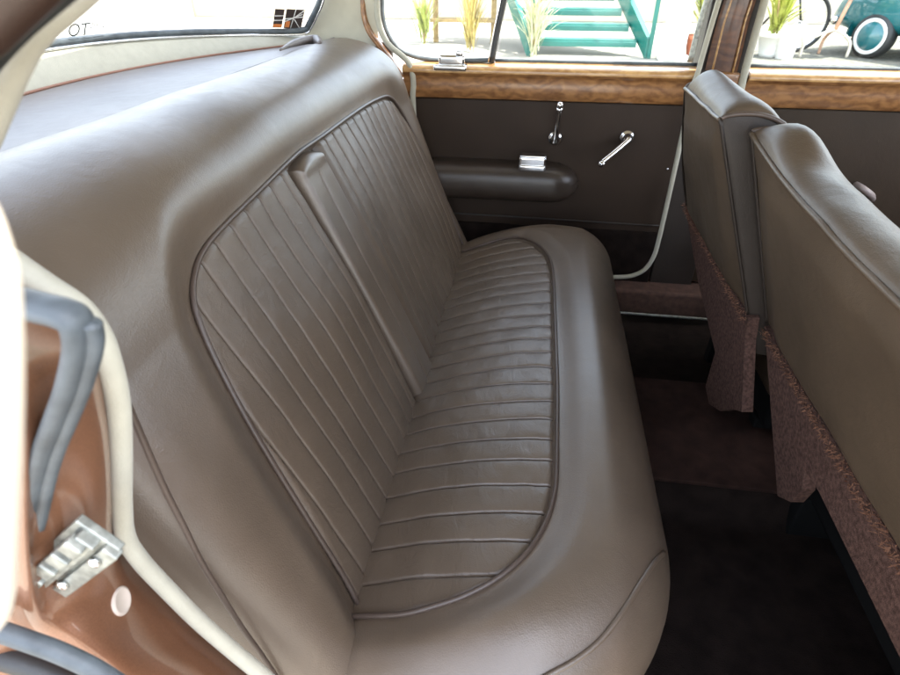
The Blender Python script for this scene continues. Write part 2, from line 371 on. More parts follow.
# ------------------------------------------------------------------ front seats
def front_seat(label, xt, zt, xb, zb, yi, yo_t, yo_b, drop, hump, carpet_px, th=.105):
    """rear face from (xt, zt) at the top to (xb, zb) above the carpet; yi inner edge, yo outer edge (top / bottom)"""
    root = thing('front_seat', (xb+.2, (yi+yo_b)/2, .22), label, 'car seat', 'front seats')
    L = math.hypot(xb-xt, zt-zb); dx, dz = (xt-xb)/L, (zt-zb)/L; fx, fz = dz, -dx   # up the face, and forward through it
    sgn = 1 if yo_b > yi else -1
    def yedge(h, f): # h 0 bottom 1 top
        h = max(0., min(1.05, h)); yo = yo_b+(yo_t-yo_b)*h**1.5; return yi+(yo-yi)*f
    # rear panel (smooth leather, slightly domed)
    fs = np.linspace(0, 1, 60); hs = np.linspace(0, 1, 40); G = np.zeros((60, 40, 3))
    for i, f in enumerate(fs):
        for j, h in enumerate(hs):
            edge_ = min(f, 1-f)*abs(yo_b-yi); y = yedge(h, f)
            o = -.012*S(edge_/.10)*S((1-h)/.2)*S(h/.1+.3)+.0035*vnoise(y, h*L, .09, 51)+.004*math.exp(-((1-h)/.05)**2)*vnoise(y*1.0, 0, .045, 52)
            G[i, j] = (xb+dx*h*L+fx*o, y, zb+dz*h*L+fz*o-drop*(1-math.exp(-(abs(y-yi)/.16)**1.3))*h**3)
    back_ = obj('back_panel', grid(G), M_fleather, root)
    # top pad and front: ring from the rear piping over the top to the front and down
    prof_ = [tuple(p) for p in spline([(0, 0), (.006, .008), (.022, .015), (.046, .017), (.072, .009), (.092, -.008), (.104, -.032)], 22)]
    G = np.zeros((60, len(prof_)+10, 3))
    for i, f in enumerate(fs):
        edge_ = min(f, 1-f)*abs(yo_t-yi); ed = 1-(1-min(1, edge_/.045))**2
        y0 = yedge(1, f)
        hp_ = hump*math.exp(-(((f if hump > 0 else 1-f)*abs(yo_t-yi)-.07)/.055)**2) if hump > 0 else .55-hump*math.exp(-(((1-f)*abs(yo_t-yi)-.050)/.11)**2)
        for j, (t_, u_) in enumerate(prof_):
            k_ = .35+.65*math.sqrt(ed); n_z = .004*vnoise(y0, t_, .06, 61)*min(1, max(0, u_)*60)
            G[i, j] = (xt+t_*(1.0 if hump > 0 else 1.22-.40*f)*(1-.10*(1-ed)), y0, zt+(u_ if u_ > 0 else 0)*k_*(1+hp_)+min(u_, 0)+n_z-.06*t_-drop*(1-math.exp(-(abs(y0-yi)/.16)**1.3)))
        for j in range(10):
            h = (j+1)/10
            G[i, len(prof_)+j] = (xt+.104*(1.0 if hump > 0 else 1.22-.40*f)+(xb-xt)*h*1.1+.015*math.sin(h*3.1), yedge(1-h*1.2, f), zt-.039-drop*(1-math.exp(-(abs(y0-yi)/.16)**1.3))*(1-h)-h*(zt-zb)*1.15)
    top = obj('top_pad', grid(G), M_fleather, root)
    # boxing at both ends
    for f in (0, 1):
        B = np.zeros((22, 30, 3)); gi = 0 if f == 0 else -1
        for a in range(22):
            top_ = G[gi, a]; t_ = prof_[a][0]
            for b in range(30):
                q = b/29; y = yedge(1-q*1.25, f)+(.006*math.sin(math.pi*a/21)*(-sgn if f == 0 else sgn))*min(1, q*8)
                xe, ze = xb+(xb-xt)*.25+t_*1.0, zb-(zt-zb)*.25
                B[a, b] = (top_[0]+(xe-top_[0])*q, y, top_[2]+(ze-top_[2])*q)
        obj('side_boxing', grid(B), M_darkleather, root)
    # piping: along the rear top, and down both edges
    pts = [G[i, 0]-np.array([fx, 0, fz])*.002 for i in range(60)]
    pts = [p+np.array([dx, 0, dz])*.004*vnoise(p[1], 0, .05, 71) for p in pts]
    obj('piping', tube(pts, .0038, 8), M_fleather, root)
    for f in (0, 1):
        pth = [(xb+dx*h*L-fx*.001, yedge(h, f), zb+dz*h*L-fz*.001) for h in np.linspace(1, 0, 40)]
        obj('piping', tube(pth, .003, 8), M_darkleather, root)
        pth = [G[0 if f == 0 else -1, j]+np.array([0, -.002*sgn if f == 0 else .002*sgn, .001]) for j in range(len(prof_))]
        obj('piping', tube(pth, .0038, 8), M_pipe, root)
    # carpet panel below, cut to its traced outline, hung on a plane of its own
    n = np.array([1, 0, .13]); p0 = np.array([xb, 0, zb])
    def C_(px, py):
        d = R_*(px-450)+U_*(337.5-py)+W_*F; return CAM+d*((n@(p0-CAM))/(n@d))
    poly = np.array([C_(*q) for q in carpet_px]); nn = n/np.linalg.norm(n)
    cp_ = obj('carpet_panel', slab(poly-nn*.004, nn*.02), M_backcarpet, root, smooth=False)
    # frayed upper edge of the carpet
    a, b = poly[0], poly[1]; fr = []; Ln = np.linalg.norm(b-a); N_ = int(Ln/.0006)
    V = []; Fc = []
    for i in range(N_):
        p = a+(b-a)*((i+rng.rand())/N_)-nn*.006+np.array([0, 0, rng.uniform(-.016, .004)]); ln = rng.uniform(.004, .011); w = .0012
        dr = np.array([-rng.uniform(.2, .9), rng.uniform(-.7, .7), rng.uniform(-.3, 1)]); dr /= np.linalg.norm(dr)
        k = len(V); V += [p+np.array([0, w, 0]), p-np.array([0, w, 0]), p+dr*ln]; Fc.append((k, k+1, k+2))
    obj('carpet_fringe', (V, Fc), M_fringe, cp_, smooth=False)
    # seat base in front of the carpet and its foot
    base = join(bx(((xb+.36), (yi+yo_b)/2, .50), (.50, abs(yo_b-yi)-.05, .16), .05, seg=4))
    obj('seat_cushion', base, M_fleather, root)
    fr = join(bx((xb+.34, (yi+yo_b)/2, .37), (.40, abs(yo_b-yi)-.12, .09), .01), bx((xb+.30, yi+sgn*.10, .275), (.34, .035, .11), .005), bx((xb+.30, yo_b-sgn*.10, .275), (.34, .035, .11), .005))
    obj('seat_frame', fr, M_under, root)
    return root
M_under = P('dark_frame', (.006, .006, .006), .9, spec=.08)
M_fringe = P('carpet_fringe_fibre', (.24, .11, .06), .9, var=.4, vscale=300)
front_seat('far brown leather front seat beside the door pillar, shorter in view', .283, .995, .420, .652, .965, 1.235, 1.535, .004, -.85,
           [(686, 203), (750.5, 318), (747, 340), (744, 412), (735, 409), (722, 411), (711, 404), (707, 387), (717, 352), (700, 283)])
front_seat('near brown leather front seat at the right edge of the photo', .326, .982, .447, .652, .940, .33, .30, .030, 1.1,
           [(767, 326), (960, 645), (960, 765), (900, 650), (822, 492), (808, 470), (804, 490), (793, 502), (780, 496), (774, 420)])

# ------------------------------------------------------------------ far doors
DY = 1.70
def rectgrid(x0, x1, z0, z1, y, n=12, m=8, fn=None):
    G = np.array([[(x, y+(fn(x, z) if fn else 0), z) for z in np.linspace(z0, z1, m)] for x in np.linspace(x0, x1, n)]); return grid(G)
rd = thing('rear_door', (0, DY, .3), 'far rear car door with dark leather card, armrest, chrome handles and walnut sill', 'car door')
obj('door_card', bx((-.03, DY+.012, .605), (.87, .02, .53), .004), M_door, rd)
obj('door_skin', bx((-.03, DY+.075, .60), (.90, .10, .62), .03), M_paint, rd)
obj('piping', tube([(x, DY-.001, .527-.006*(x+.4)) for x in np.linspace(-.46, .40, 30)], .0028, 8), M_darkleather, rd)
obj('pocket_carpet', bx((-.03, DY-.001, .40), (.86, .008, .20), .002), M_carpet, rd)
def capping(parent, x0, x1, z):
    # moulded sill: front band, lip and a top that slopes to the glass
    prof = [(DY+.012, z-.078), (DY-.004, z-.078), (DY-.010, z-.070), (DY-.012, z-.040), (DY-.010, z-.022), (DY-.013, z-.018), (DY-.020, z-.012), (DY-.022, z-.003), (DY-.016, z+.004), (DY-.004, z+.007), (DY+.035, z+.012), (DY+.036, z-.07)]
    G = np.array([[(x, y, zz) for (y, zz) in prof] for x in np.linspace(x0, x1, 40)]); V, Fc = grid(G, close_v=True)
    m = len(prof); Fc += [tuple(range(m)), tuple(39*m+i for i in range(m))]
    o = obj('wood_capping', (V, Fc), M_wood, parent, angle=50)
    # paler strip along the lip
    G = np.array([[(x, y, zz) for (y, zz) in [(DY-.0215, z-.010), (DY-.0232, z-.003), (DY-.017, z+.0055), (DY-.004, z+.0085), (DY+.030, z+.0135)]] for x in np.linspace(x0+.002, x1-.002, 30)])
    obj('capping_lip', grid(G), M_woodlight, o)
    return o
capping(rd, -.385, .412, .951)
# glass, divider and rubbers
wz0, wz1 = .968, 1.40; GY = DY+.045
obj('window_glass', slab([(-.13, GY, wz0-.02), (.412, GY, wz0-.02), (.425, GY-.08, wz1), (-.04, GY-.08, wz1)], (0, .004, 0)), M_glass, rd, smooth=False)
ql = [AY(a, b, DY+.02) for a, b in [(386, -60), (383, -25), (382, 0), (383, 18), (388, 34), (397, 47), (410, 55), (430, 59.5), (460, 60.5), (494, 60)]]
obj('quarter_glass', slab([tuple(p+np.array([0, .022, 0])) for p in ql]+[(-.05, GY-.02, 1.30), (-.34, GY-.02, 1.40)], (0, .004, 0)), M_glass, rd, smooth=False)
obj('window_rubber', tube(spline(ql, 50), .006, 8), M_rubber, rd)
dv = [AY(a, b, DY+.02) for a, b in [(491.5, 62), (497.5, 30), (504, 0), (512, -40), (522, -90)]]
obj('window_divider', tube(spline(dv, 20), .0125, 8, flat=(1, .7)), M_black, rd)
obj('divider_trim', tube(spline([p+np.array([-.008, -.011, 0]) for p in dv], 20), .0022, 6), M_chrome, rd)
obj('window_rubber', tube([(x, DY+.034, .967) for x in np.linspace(-.13, .41, 20)], .005, 8), M_rubber, rd)
# catch of the quarter window
cc = AY(451, 65, DY-.005)
cat = obj('window_catch', join(bx(cc+np.array([0, -.010, -.004]), (.092, .034, .014), .005), bx(cc+np.array([.004, -.010, .014]), (.074, .026, .030), .009), bx(cc+np.array([.026, -.018, .032]), (.020, .018, .014), .005)), M_chrome, rd)
# armrest
an = 40; G = []
x0, x1 = -.30, .138
for i, t in enumerate(np.linspace(0, 1, an)):
    x = x0+(x1-x0)*(1-(1-t)**1.0); e = min(1, (x1-x)/.085); k = math.sqrt(max(0, 1-(1-e)**2)); zc = .648-.012*(1-k); hh = .055*max(k, .02); dd = .085*max(k, .05)
    ring = []
    for a in np.linspace(-math.pi/2, math.pi/2, 20):
        ca, sa = math.cos(a), math.sin(a); ring.append((x, DY-dd*abs(ca)**.55, zc+hh*np.sign(sa)*abs(sa)**.75+.010*t*0))
    ring.append((x, DY+.01, zc+hh)); ring.append((x, DY+.01, zc-hh)); G.append(ring)
V, Fc = grid(np.array(G), close_v=True); Fc.append(tuple((an-1)*22+i for i in range(22)))
arm = obj('armrest', (V, Fc), leather('armrest_leather', (.036, .026, .020), rough=.36, wrinkle=.15), rd)
obj('piping', tube([(x, DY-.085*math.sqrt(max(.0, 1-(1-min(1, (x1-x)/.085))**2))*.93-.002, .655) for x in np.linspace(x0, x1-.002, 40)], .0018, 6), M_darkleather, arm)
ac = AY(532, 168, DY-.05)
obj('ashtray', join(bx(ac+np.array([0, .010, .006]), (.078, .050, .060), .008, seg=3), bx(ac+np.array([0, -.004, .037]), (.074, .034, .006), .0025), bx(ac+np.array([0, -.014, .004]), (.074, .012, .016), .004)), M_chrome, rd)
# handles
def lever(a, b, name, knob):
    a = np.array(a); b = np.array(b); d = (b-a)/np.linalg.norm(b-a)
    esc = lathe((a[0], DY+.002, a[2]), (0, -1, 0), [(.021, 0), (.021, .004), (.017, .009), (.012, .011), (.011, .020), (.0105, .034), (.007, .038), (.0001, .039)], 24)
    p = spline([a+np.array([0, -.030, 0]), a+d*.015+np.array([0, -.036, 0]), a+(b-a)*.55+np.array([0, -.044, 0]), b+np.array([0, -.046, 0])], 24)
    r = np.interp(np.linspace(0, 1, 24), [0, .2, .75, 1], [.0115, .0095, .0075, .008])
    parts = [esc, tube(p, r, 12, flat=(1, 1))]
    if knob:
        parts.append(lathe(b+np.array([0, -.040, 0]), (0, -1, 0), [(.006, 0), (.009, .003), (.0095, .014), (.008, .022), (.0001, .024)], 16))
    else: parts.append(lathe(b+np.array([0, -.046, 0])-d*.002, d, [(.0062, 0), (.0085, .006), (.0085, .012), (.005, .017), (.0001, .018)], 14))
    return obj(name, join(*parts), M_chrome, rd)
lever(AY(555, 138, DY), AY(559.5, 104, DY-.046), 'door_handle', False)
lever(AY(627, 137, DY), AY(600, 158, DY-.046), 'window_crank', True)
obj('screw', lathe(AY(667.5, 169, DY+.001), (0, -1, 0), [(.004, 0), (.003, .002), (.0001, .003)], 10), M_chrome, rd)

fd = thing('front_door', (1.0, DY, .3), 'far front car door with plain dark card and walnut sill, right of the pillar', 'car door')
obj('door_card', bx((1.05, DY+.012, .605), (1.06, .02, .53), .004), leather('front_card', (.038, .025, .015), rough=.6, wrinkle=.1, spec=.2), fd)
obj('door_skin', bx((1.05, DY+.075, .60), (1.08, .10, .62), .03), M_paint, fd)
capping(fd, .535, 1.58, .951)
obj('window_glass', slab([(.54, GY, wz0-.02), (1.58, GY, wz0-.02), (1.40, GY-.08, wz1), (.53, GY-.08, wz1)], (0, .004, 0)), M_glass, fd, smooth=False)
obj('window_rubber', tube([(x, DY+.034, .967) for x in np.linspace(.54, 1.57, 20)], .005, 8), M_rubber, fd)
hc = AY(863, 190, DY-.03)
obj('door_pull', tube(spline([hc+np.array([-.014, .02, .008]), hc+np.array([-.006, -.006, .006]), hc+np.array([.02, -.010, -.010]), hc+np.array([.05, .03, -.034])], 20), .009, 10), P('pull_grey', (.30, .25, .23), .45), fd)

# ------------------------------------------------------------------ car body
body = thing('car_body', (0, .95, .22), 'shell of the brown vintage car with roof pillars, walnut pillar trim and jamb seals', 'car body')
# door pillar (walnut, framed by pale seals)
pl = [AY(a, b, DY-.004) for a, b in [(705, 70), (711, 45), (717, 22), (724, 0), (737, -45), (754, -100)]]
prr = [AY(a, b, DY-.004) for a, b in [(737, 72), (743, 48), (749, 22), (756, 0), (768, -45), (784, -100)]]
G = np.array([[l+(r-l)*t+np.array([0, -.012*math.sin(math.pi*t), 0]) for t in np.linspace(0, 1, 9)] for l, r in zip(spline(pl, 20), spline(prr, 20))])
pil = obj('pillar_trim', grid(G), M_wooddark, body)
for t in (.20, .84):
    st = np.array([l+(r-l)*t+np.array([0, -.012*math.sin(math.pi*t)-.002, 0]) for l, r in zip(spline(pl, 20), spline(prr, 20))])
    obj('inlay_strip', tube(st, .0042, 8, flat=(1, .6)), M_woodlight, pil)
obj('pillar_block', bx(AY(722, 80, DY-.006)+np.array([.0, .0, -.012]), (.080, .02, .060), .004), M_wood, body)
obj('pillar_post', bx((.472, DY+.055, .80), (.125, .09, 1.20), .01), M_darkleather, body)
obj('pillar_cover', bx((.472, DY+.006, .575), (.13, .016, .59), .004), M_darkleather, body)
wl = [AY(a, b, DY-.030) for a, b in [(748, -100), (732, -45), (724, -15), (719, 0), (710, 30), (702, 58), (698, 72), (690, 95), (685, 122), (678, 155), (668, 200), (658, 243), (653, 258), (645, 269), (634, 275), (620, 277), (600, 277)]]
obj('door_seal', tube(spline(wl, 90), .0066, 10), M_cream, body)
chn = [AY(a, b, DY+.01) for a, b in [(735, -100), (720, -45), (711, -12), (707, 0), (698, 30), (690, 62)]]
obj('window_channel', tube(spline(chn, 30), .0075, 8), M_steel, body)
wl2 = [AY(a, b, DY-.014) for a, b in [(793, -100), (776, -40), (765, 0), (756, 32), (747, 64), (741, 88), (737, 106), (730, 140), (720, 200)]]
obj('door_seal', tube(spline(wl2, 50), .0095, 10), M_cream, body)
# rear quarter: walnut strip, windlace, lined quarter panel
ws = [AY(a, b, DY-.006) for a, b in [(359, -70), (361, -35), (363.5, 0), (365, 18), (370, 32), (380, 46), (392, 62), (402, 78)]]
obj('quarter_trim', tube(spline(ws, 40), .0175, 12, flat=(1, .45)), M_wood, body)
wq = [AY(a, b, DY-.014) for a, b in [(378, -70), (377, -30), (377, 0), (378, 18), (382, 34), (390, 46), (401, 55), (408, 62), (412, 72), (413.5, 85), (413, 100), (418, 140), (440, 200)]]
obj('door_seal', tube(spline(wq, 80), .0078, 10), M_cream, body)
obj('quarter_lining', bx((-.62, DY+.02, .62), (.40, .02, .78), .004), M_darkleather, body)
LX = lambda y: -.90+.24*((y-.98)/.67)**2
LZ = lambda y: 1.068-.034*((y-.98)/.67)**2
G = []
for t in np.linspace(0, 1, 24):
    z = 1.0+.45*t
    xl = np.interp(z, [1.0, 1.03, 1.06, 1.114, 1.2, 1.45], [-.70, -.652, -.622, -.590, -.555, -.48]); yl = 1.672-.10*t**1.5
    xr = -.455+.03*t; yr = 1.700-.11*t**1.5
    G.append([(xl+(xr-xl)*s, yl+(yr-yl)*S(s), z) for s in np.linspace(0, 1, 10)])
obj('quarter_headlining', grid(np.array(G)), M_lining, body)
# parcel shelf
ysh = np.linspace(.30, 1.68, 60)
G = np.array([[(-.545+(LX(y)+.030+.545)*t, y, 1.026-.016*t+.002*float(vnoise(y, t, .3, 81))) for t in np.linspace(0, 1, 16)] for y in ysh])
shelf = obj('parcel_shelf', grid(G), leather('shelf_leather', (.15, .130, .125), rough=.42, wrinkle=.06), body)
obj('shelf_seam', tube([(-.560, y, 1.0262) for y in np.linspace(.34, 1.64, 40)], .0022, 6), shelf.data.materials[0], shelf)
cr = [AZ(a, b, 1.037) for a, b in [(280, 50), (292, 44), (305, 40.5), (316, 39.5), (320, 43)]]
obj('shelf_end_roll', tube(spline(cr, 24), np.interp(np.linspace(0, 1, 24), [0, .3, .8, 1], [.002, .008, .011, .004]), 10), shelf.data.materials[0], shelf)
# padded lip under the rear glass
G = []
for y in np.linspace(.28, 1.70, 70):
    x = LX(y); z = LZ(y); zb = 1.006
    G.append([(x+.034, y, zb-.02), (x+.034, y, zb+.002), (x+.030, y, zb+.012), (x+.020, y, zb+(z-zb)*.45), (x+.008, y, zb+(z-zb)*.75), (x-.002, y, z-.006), (x-.012, y, z-.002), (x-.03, y, z-.004)])
obj('window_lip', grid(np.array(G)), M_cream, body)
obj('lip_piping', tube([(LX(y)+.033, y, 1.0115) for y in np.linspace(.28, 1.69, 60)], .003, 8), P('rust_piping', (.22, .10, .06), .6), body)
# rear window glass, rubber, sticker and lettering
def gl(y, h): # up the rear glass
    return np.array([LX(y)-.012+.62*h, y*(1-.12*h)+.98*.12*h, LZ(y)+h])
yg = np.linspace(.30, 1.655, 50)
rw = obj('rear_window', grid(np.array([[gl(y, h) for h in np.linspace(-.01, .36, 12)] for y in yg])), M_glass, body)
cor = [(LX(1.655)-.012, 1.655, LZ(1.655)+.004)]
rb = [gl(y, 0.002) for y in np.linspace(.32, 1.56, 40)]+[AX(300, 31.5, -.655), AX(308, 24, -.63), AX(314, 12, -.605), AX(319, 0, -.585), AX(326, -25, -.555)]
rbs = spline(rb, 120)
obj('window_rubber', tube(rbs+np.array([.004, 0, .002]), .0075, 10), M_rubber, rw)
obj('window_bead', tube(rbs+np.array([.010, -.001, -.006]), .003, 8), M_chrome, rw)
def glass_frame(px, py, s=.0):
    """point and axes on the rear glass where a pixel ray meets it"""
    d = R_*(px-450)+U_*(337.5-py)+W_*F; lo, hi = .3, 1.8; best = None
    for y in np.linspace(.6, 1.655, 800):
        t = y/d[1]; p = CAM+d*t; h = p[2]-LZ(y); g = gl(y, h)
        e = abs(g[0]-p[0])
        if best is None or e < best[0]: best = (e, p, y, h)
    _, p, y, h = best; u = gl(y+.01, h)-gl(y-.01, h); u /= np.linalg.norm(u); v = np.array([.62, 0, 1.]); v /= np.linalg.norm(v)
    n = np.cross(u, v); n /= np.linalg.norm(n)
    if n[0] < 0: n = -n
    v = np.cross(n, u); v *= np.sign(v[2]); return p+n*.004, u, v, n
sp_, su, sv_, sn = glass_frame(288, 18)
def quad(c, u, v, w, h, lift=0): return ([c+sn*lift+u*a*w/2+v*b*h/2 for a, b in ((-1, -1), (1, -1), (1, 1), (-1, 1))], [(0, 1, 2, 3)])
Mdk = P('sticker_black', (.05, .035, .03), .5); Mor = P('sticker_orange', (.70, .22, .06), .5)
sc = 1.15
st = obj('sticker', join(quad(sp_-su*.027*sc, su, sv_, .024*sc, .042*sc), quad(sp_+su*.014*sc, su, sv_, .048*sc, .044*sc)), Mdk, rw, smooth=False)
obj('sticker_band', join(quad(sp_-su*.027*sc-sv_*.016*sc, su, sv_, .022*sc, .008*sc, .001), quad(sp_-su*.002*sc-sv_*.012*sc, su, sv_, .012*sc, .014*sc, .001)), Mor, st, smooth=False)
lines = [((-.010, .0), (.038, .006)), ((.008, -.022), (.014, .022)), ((.014, 0), (.034, -.022)), ((-.010, -.006), (.034, .012)), ((.014, .004), (.036, .02)), ((-.038, .006), (-.016, .007)), ((-.038, -.004), (-.016, -.003))]
obj('sticker_lines', join(*[tube([sp_+sn*.001+su*a[0]*sc+sv_*a[1]*sc, sp_+sn*.001+su*b[0]*sc+sv_*b[1]*sc], .0011, 5) for a, b in lines]), M_white, st)
def text(body_, p, u, v, n, size, mat, parent, name='lettering'):
    c = bpy.data.curves.new(name, 'FONT'); c.body = body_; c.size = size; c.align_x = 'CENTER'; c.align_y = 'CENTER'; c.extrude = .0003
    o = bpy.data.objects.new(name, c); COL.objects.link(o); bpy.context.view_layer.update()
    me = bpy.data.meshes.new_from_object(o.evaluated_get(bpy.context.evaluated_depsgraph_get())); bpy.data.objects.remove(o)
    V = [p+u*w.co.x+v*w.co.y+n*w.co.z for w in me.vertices]; Fc = [tuple(q.vertices) for q in me.polygons]
    return obj(name, (V, Fc), mat, parent, smooth=False)
tp, tu, tv, tn = glass_frame(77, 29); tp2, _, _, _ = glass_frame(96, 24)
text('OT', tp, tu, tv, tn, .036, P('letter_ink', (.05, .06, .06), .5), rw)
text('2002', tp2, tu, tv, tn, .020, P('letter_grey', (.12, .13, .13), .5), rw)

# near door aperture: windlace, painted jamb, rubber seals
wpx = [(262, 675), (232, 650), (200, 622), (168, 590), (141, 561), (126, 537), (122, 505), (121, 450), (118, 402), (109, 362), (98, 333), (79, 308), (48, 287), (15, 264)]
wc = [AY(320, 725, .235), AY(290, 700, .235)]+[AY(a, b, .235) for a, b in wpx]+[AY(-24, 235, .235), AY(-38, 190, .235), AY(-18, 142, .235), AY(-2, 102, .235), AY(14, 63, .235), AY(33, 31, .235), AY(67, 0, .24), AY(122, -45, .25), AY(205, -90, .26)]
wcs = spline(wc, 150); rr = np.interp(np.linspace(0, 1, 150), [0, .62, .72, 1], [.0071, .0071, .0071, .0071])
obj('windlace', tube(wcs, rr, 14), M_cream, body)
obj('windlace_flange', tube(wcs+np.array([-.012, .006, -.002]), rr*.55+.001, 8), M_black, body)
# painted jamb
inn = [AY(a, b, .243) for a, b in [(-40, 225), (15, 268), (75, 312), (100, 345), (110, 400), (114, 450), (115, 500), (118, 540), (135, 568), (162, 596), (195, 628), (228, 656), (260, 682), (300, 718)]]
mid = [AY(a, b, .212) for a, b in [(-60, 260), (0, 300), (62, 345), (86, 380), (96, 420), (101, 460), (103, 500), (104, 545), (112, 580), (135, 610), (165, 640), (200, 668), (236, 696), (280, 735)]]
out = [AY(a, b, .175) for a, b in [(-90, 290), (-30, 330), (25, 380), (38, 420), (40, 460), (40, 510), (42, 550), (48, 590), (62, 612), (88, 632), (118, 655), (150, 682), (185, 712), (240, 760)]]
lip = [p+np.array([-.006, -.012, -.012]) for p in out]; lip2 = [p+np.array([-.030, -.004, -.020]) for p in lip]; lip3 = [p+np.array([-.03, -.03, -.01]) for p in lip2]
cols = [spline(c, 90) for c in (inn, mid, out, lip, lip2, lip3)]
prof5 = []
for i in range(90):
    c = spline([cc_[i] for cc_ in cols], 26); prof5.append(c)
jamb = obj('door_jamb', grid(np.array(prof5)), M_paint, body)
# rear wing skin
wing_t = [p+np.array([-.02, -.012, -.004]) for p in cols[5]]
G = np.array([[wing_t[i]+np.array([-.9*s, -.02*math.sin(s*3)+.03*S(s*9), -.15*s*s-.10*S(s*9)]) for s in np.linspace(0, 1, 24)] for i in range(90)])
obj('rear_wing', grid(G), M_paint, body)
ru = [AY(a, b, .175) for a, b in [(-20, 292), (10, 300), (38, 307), (62, 313), (76, 322), (79, 345), (71, 380), (58, 415), (45, 448), (36, 480), (28, 520), (18, 560)]]
obj('rubber_seal', tube(spline(ru, 60), .0075, 10, flat=(1.15, .7)), M_rubber, body)
obj('rubber_seal', tube(spline([p+np.array([.0050, .002, -.001]) for p in ru[4:]], 50), .0046, 8), M_rubber, body)
ru = [AY(a, b, .15) for a, b in [(-10, 628), (25, 640), (58, 652), (90, 667), (118, 684), (150, 705)]]
obj('rubber_seal', tube(spline(ru, 40), .0066, 10), M_rubber, body)
ru = [AY(a, b, .21) for a, b in [(-82, 125), (-46, 82), (-20, 49), (6, 20), (36, -7), (92, -55)]]
obj('rubber_seal', tube(spline(ru, 40), .0086, 12), P('dark_seal', (.028, .031, .030), .5, var=.3, vscale=50), body)
ru = [AY(a, b, .195) for a, b in [(-70, 60), (-30, 25), (0, -5), (40, -45)]]
obj('drip_rail', tube(spline(ru, 30), .012, 12), P('drip_rail_paint', (.035, .018, .012), .4), body)
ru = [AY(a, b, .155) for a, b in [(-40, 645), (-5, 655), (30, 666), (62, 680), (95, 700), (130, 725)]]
obj('gap_shade', tube(spline(ru, 40), .0085, 10), M_black, body)  # black tube added below the lower seal, stands in for the gap's shade
# lock striker
sa, sb = AY(43, 576, .180), AY(91, 536, .180); u = (sb-sa)/np.linalg.norm(sb-sa); sc_ = (sa+sb)/2
nrm = np.array([.55, -.62, .56]); nrm -= u*(nrm@u); nrm /= np.linalg.norm(nrm); v = np.cross(nrm, u); v *= np.sign(v[2]); A3 = [u, v, nrm]; ln = np.linalg.norm(sb-sa)
def lb(a, b, c, s, bev=.0012): return bx(sc_+u*a+v*b+nrm*c, s, bev, A3)
parts = [lb(0, 0, .002, (ln, .013, .008)), lb(0, -.0155, .0, (ln*1.02, .011, .007)), lb(0, -.003, -.004, (ln*1.05, .032, .006))]
for k in range(4): parts.append(lb(-ln*.40+k*ln*.265, .003, .0065, (ln*.16, .012, .008)))
stk = obj('lock_striker', join(*parts), M_steel, body)
for a, b in ((-.30, -.012), (.32, -.013), (.40, .002)):
    obj('screw', lathe(sc_+u*ln*a+v*b+nrm*.004, nrm, [(.0042, 0), (.0038, .0022), (.0015, .003), (.0001, .002)], 14), M_chrome, stk)
jb = BVHTree.FromPolygons([Vector(x) for x in grid(np.array(prof5))[0]], grid(np.array(prof5))[1])
def hitn(px, py, bvh):
    d = Vector(R_*(px-450)+U_*(337.5-py)+W_*F).normalized(); h = bvh.ray_cast(Vector(CAM), d)
    if h[0] is None: return None
    n = np.array(h[1]); return np.array(h[0]), (n if h[1].dot(d) < 0 else -n)
hj = hitn(121, 601, jb)
if hj:
    p, n = hj; uu = np.cross(n, U_); uu /= np.linalg.norm(uu); V, Fc = lathe(p, n, [(.011, -.002), (.011, .001), (.009, .0022), (.008, .0014), (.0001, .0014)], 24)
    V = [p+(x-p) for x in V]; obj('plug', (V, Fc), M_plug, body)
# roof and the closed parts round the cabin (out of frame, they shade it)
def roofz(x, y, o=0): return 1.50+o-.07*((y-.95)/.70)**2-.10*((x-.35)/1.2)**2
G = np.array([[(x, y, roofz(x, y)) for y in np.linspace(.27, 1.62, 24)] for x in np.linspace(-.66, 1.30, 30)])
obj('headlining', grid(G), M_lining, body)
G = np.array([[(x, y, roofz(x, y, .03)) for y in np.linspace(.15, 1.70, 24)] for x in np.linspace(-.69, 1.33, 30)])
obj('roof', grid(G), M_paint, body)
obj('cant_rail', tube([(x, 1.64, roofz(x, 1.64)-.015) for x in np.linspace(-.6, 1.3, 24)], .035, 10), M_lining, body)
obj('cant_rail', tube([(x, .285, roofz(x, .285)-.01) for x in np.linspace(-.5, 1.3, 24)], .03, 10), M_paint, body)
obj('bulkhead', bx((-.66, .97, .62), (.03, 1.36, .76), .004), M_black, body)
obj('firewall', bx((1.62, .97, .55), (.05, 1.5, .80), .01), M_black, body)
obj('sill', join(bx((.60, DY+.0, .285), (2.4, .14, .085), .012)), P('sill_carpet', (.07, .035, .024), .9, var=.3, vscale=60, bump=.6, bscale=300), body)
obj('tread_strip', tube([(x, DY-.075, .247) for x in np.linspace(.18, 1.5, 20)], .0042, 8), M_steel, body)
obj('sill', bx((.80, .26, .24), (1.5, .10, .11), .015), M_paint, body)

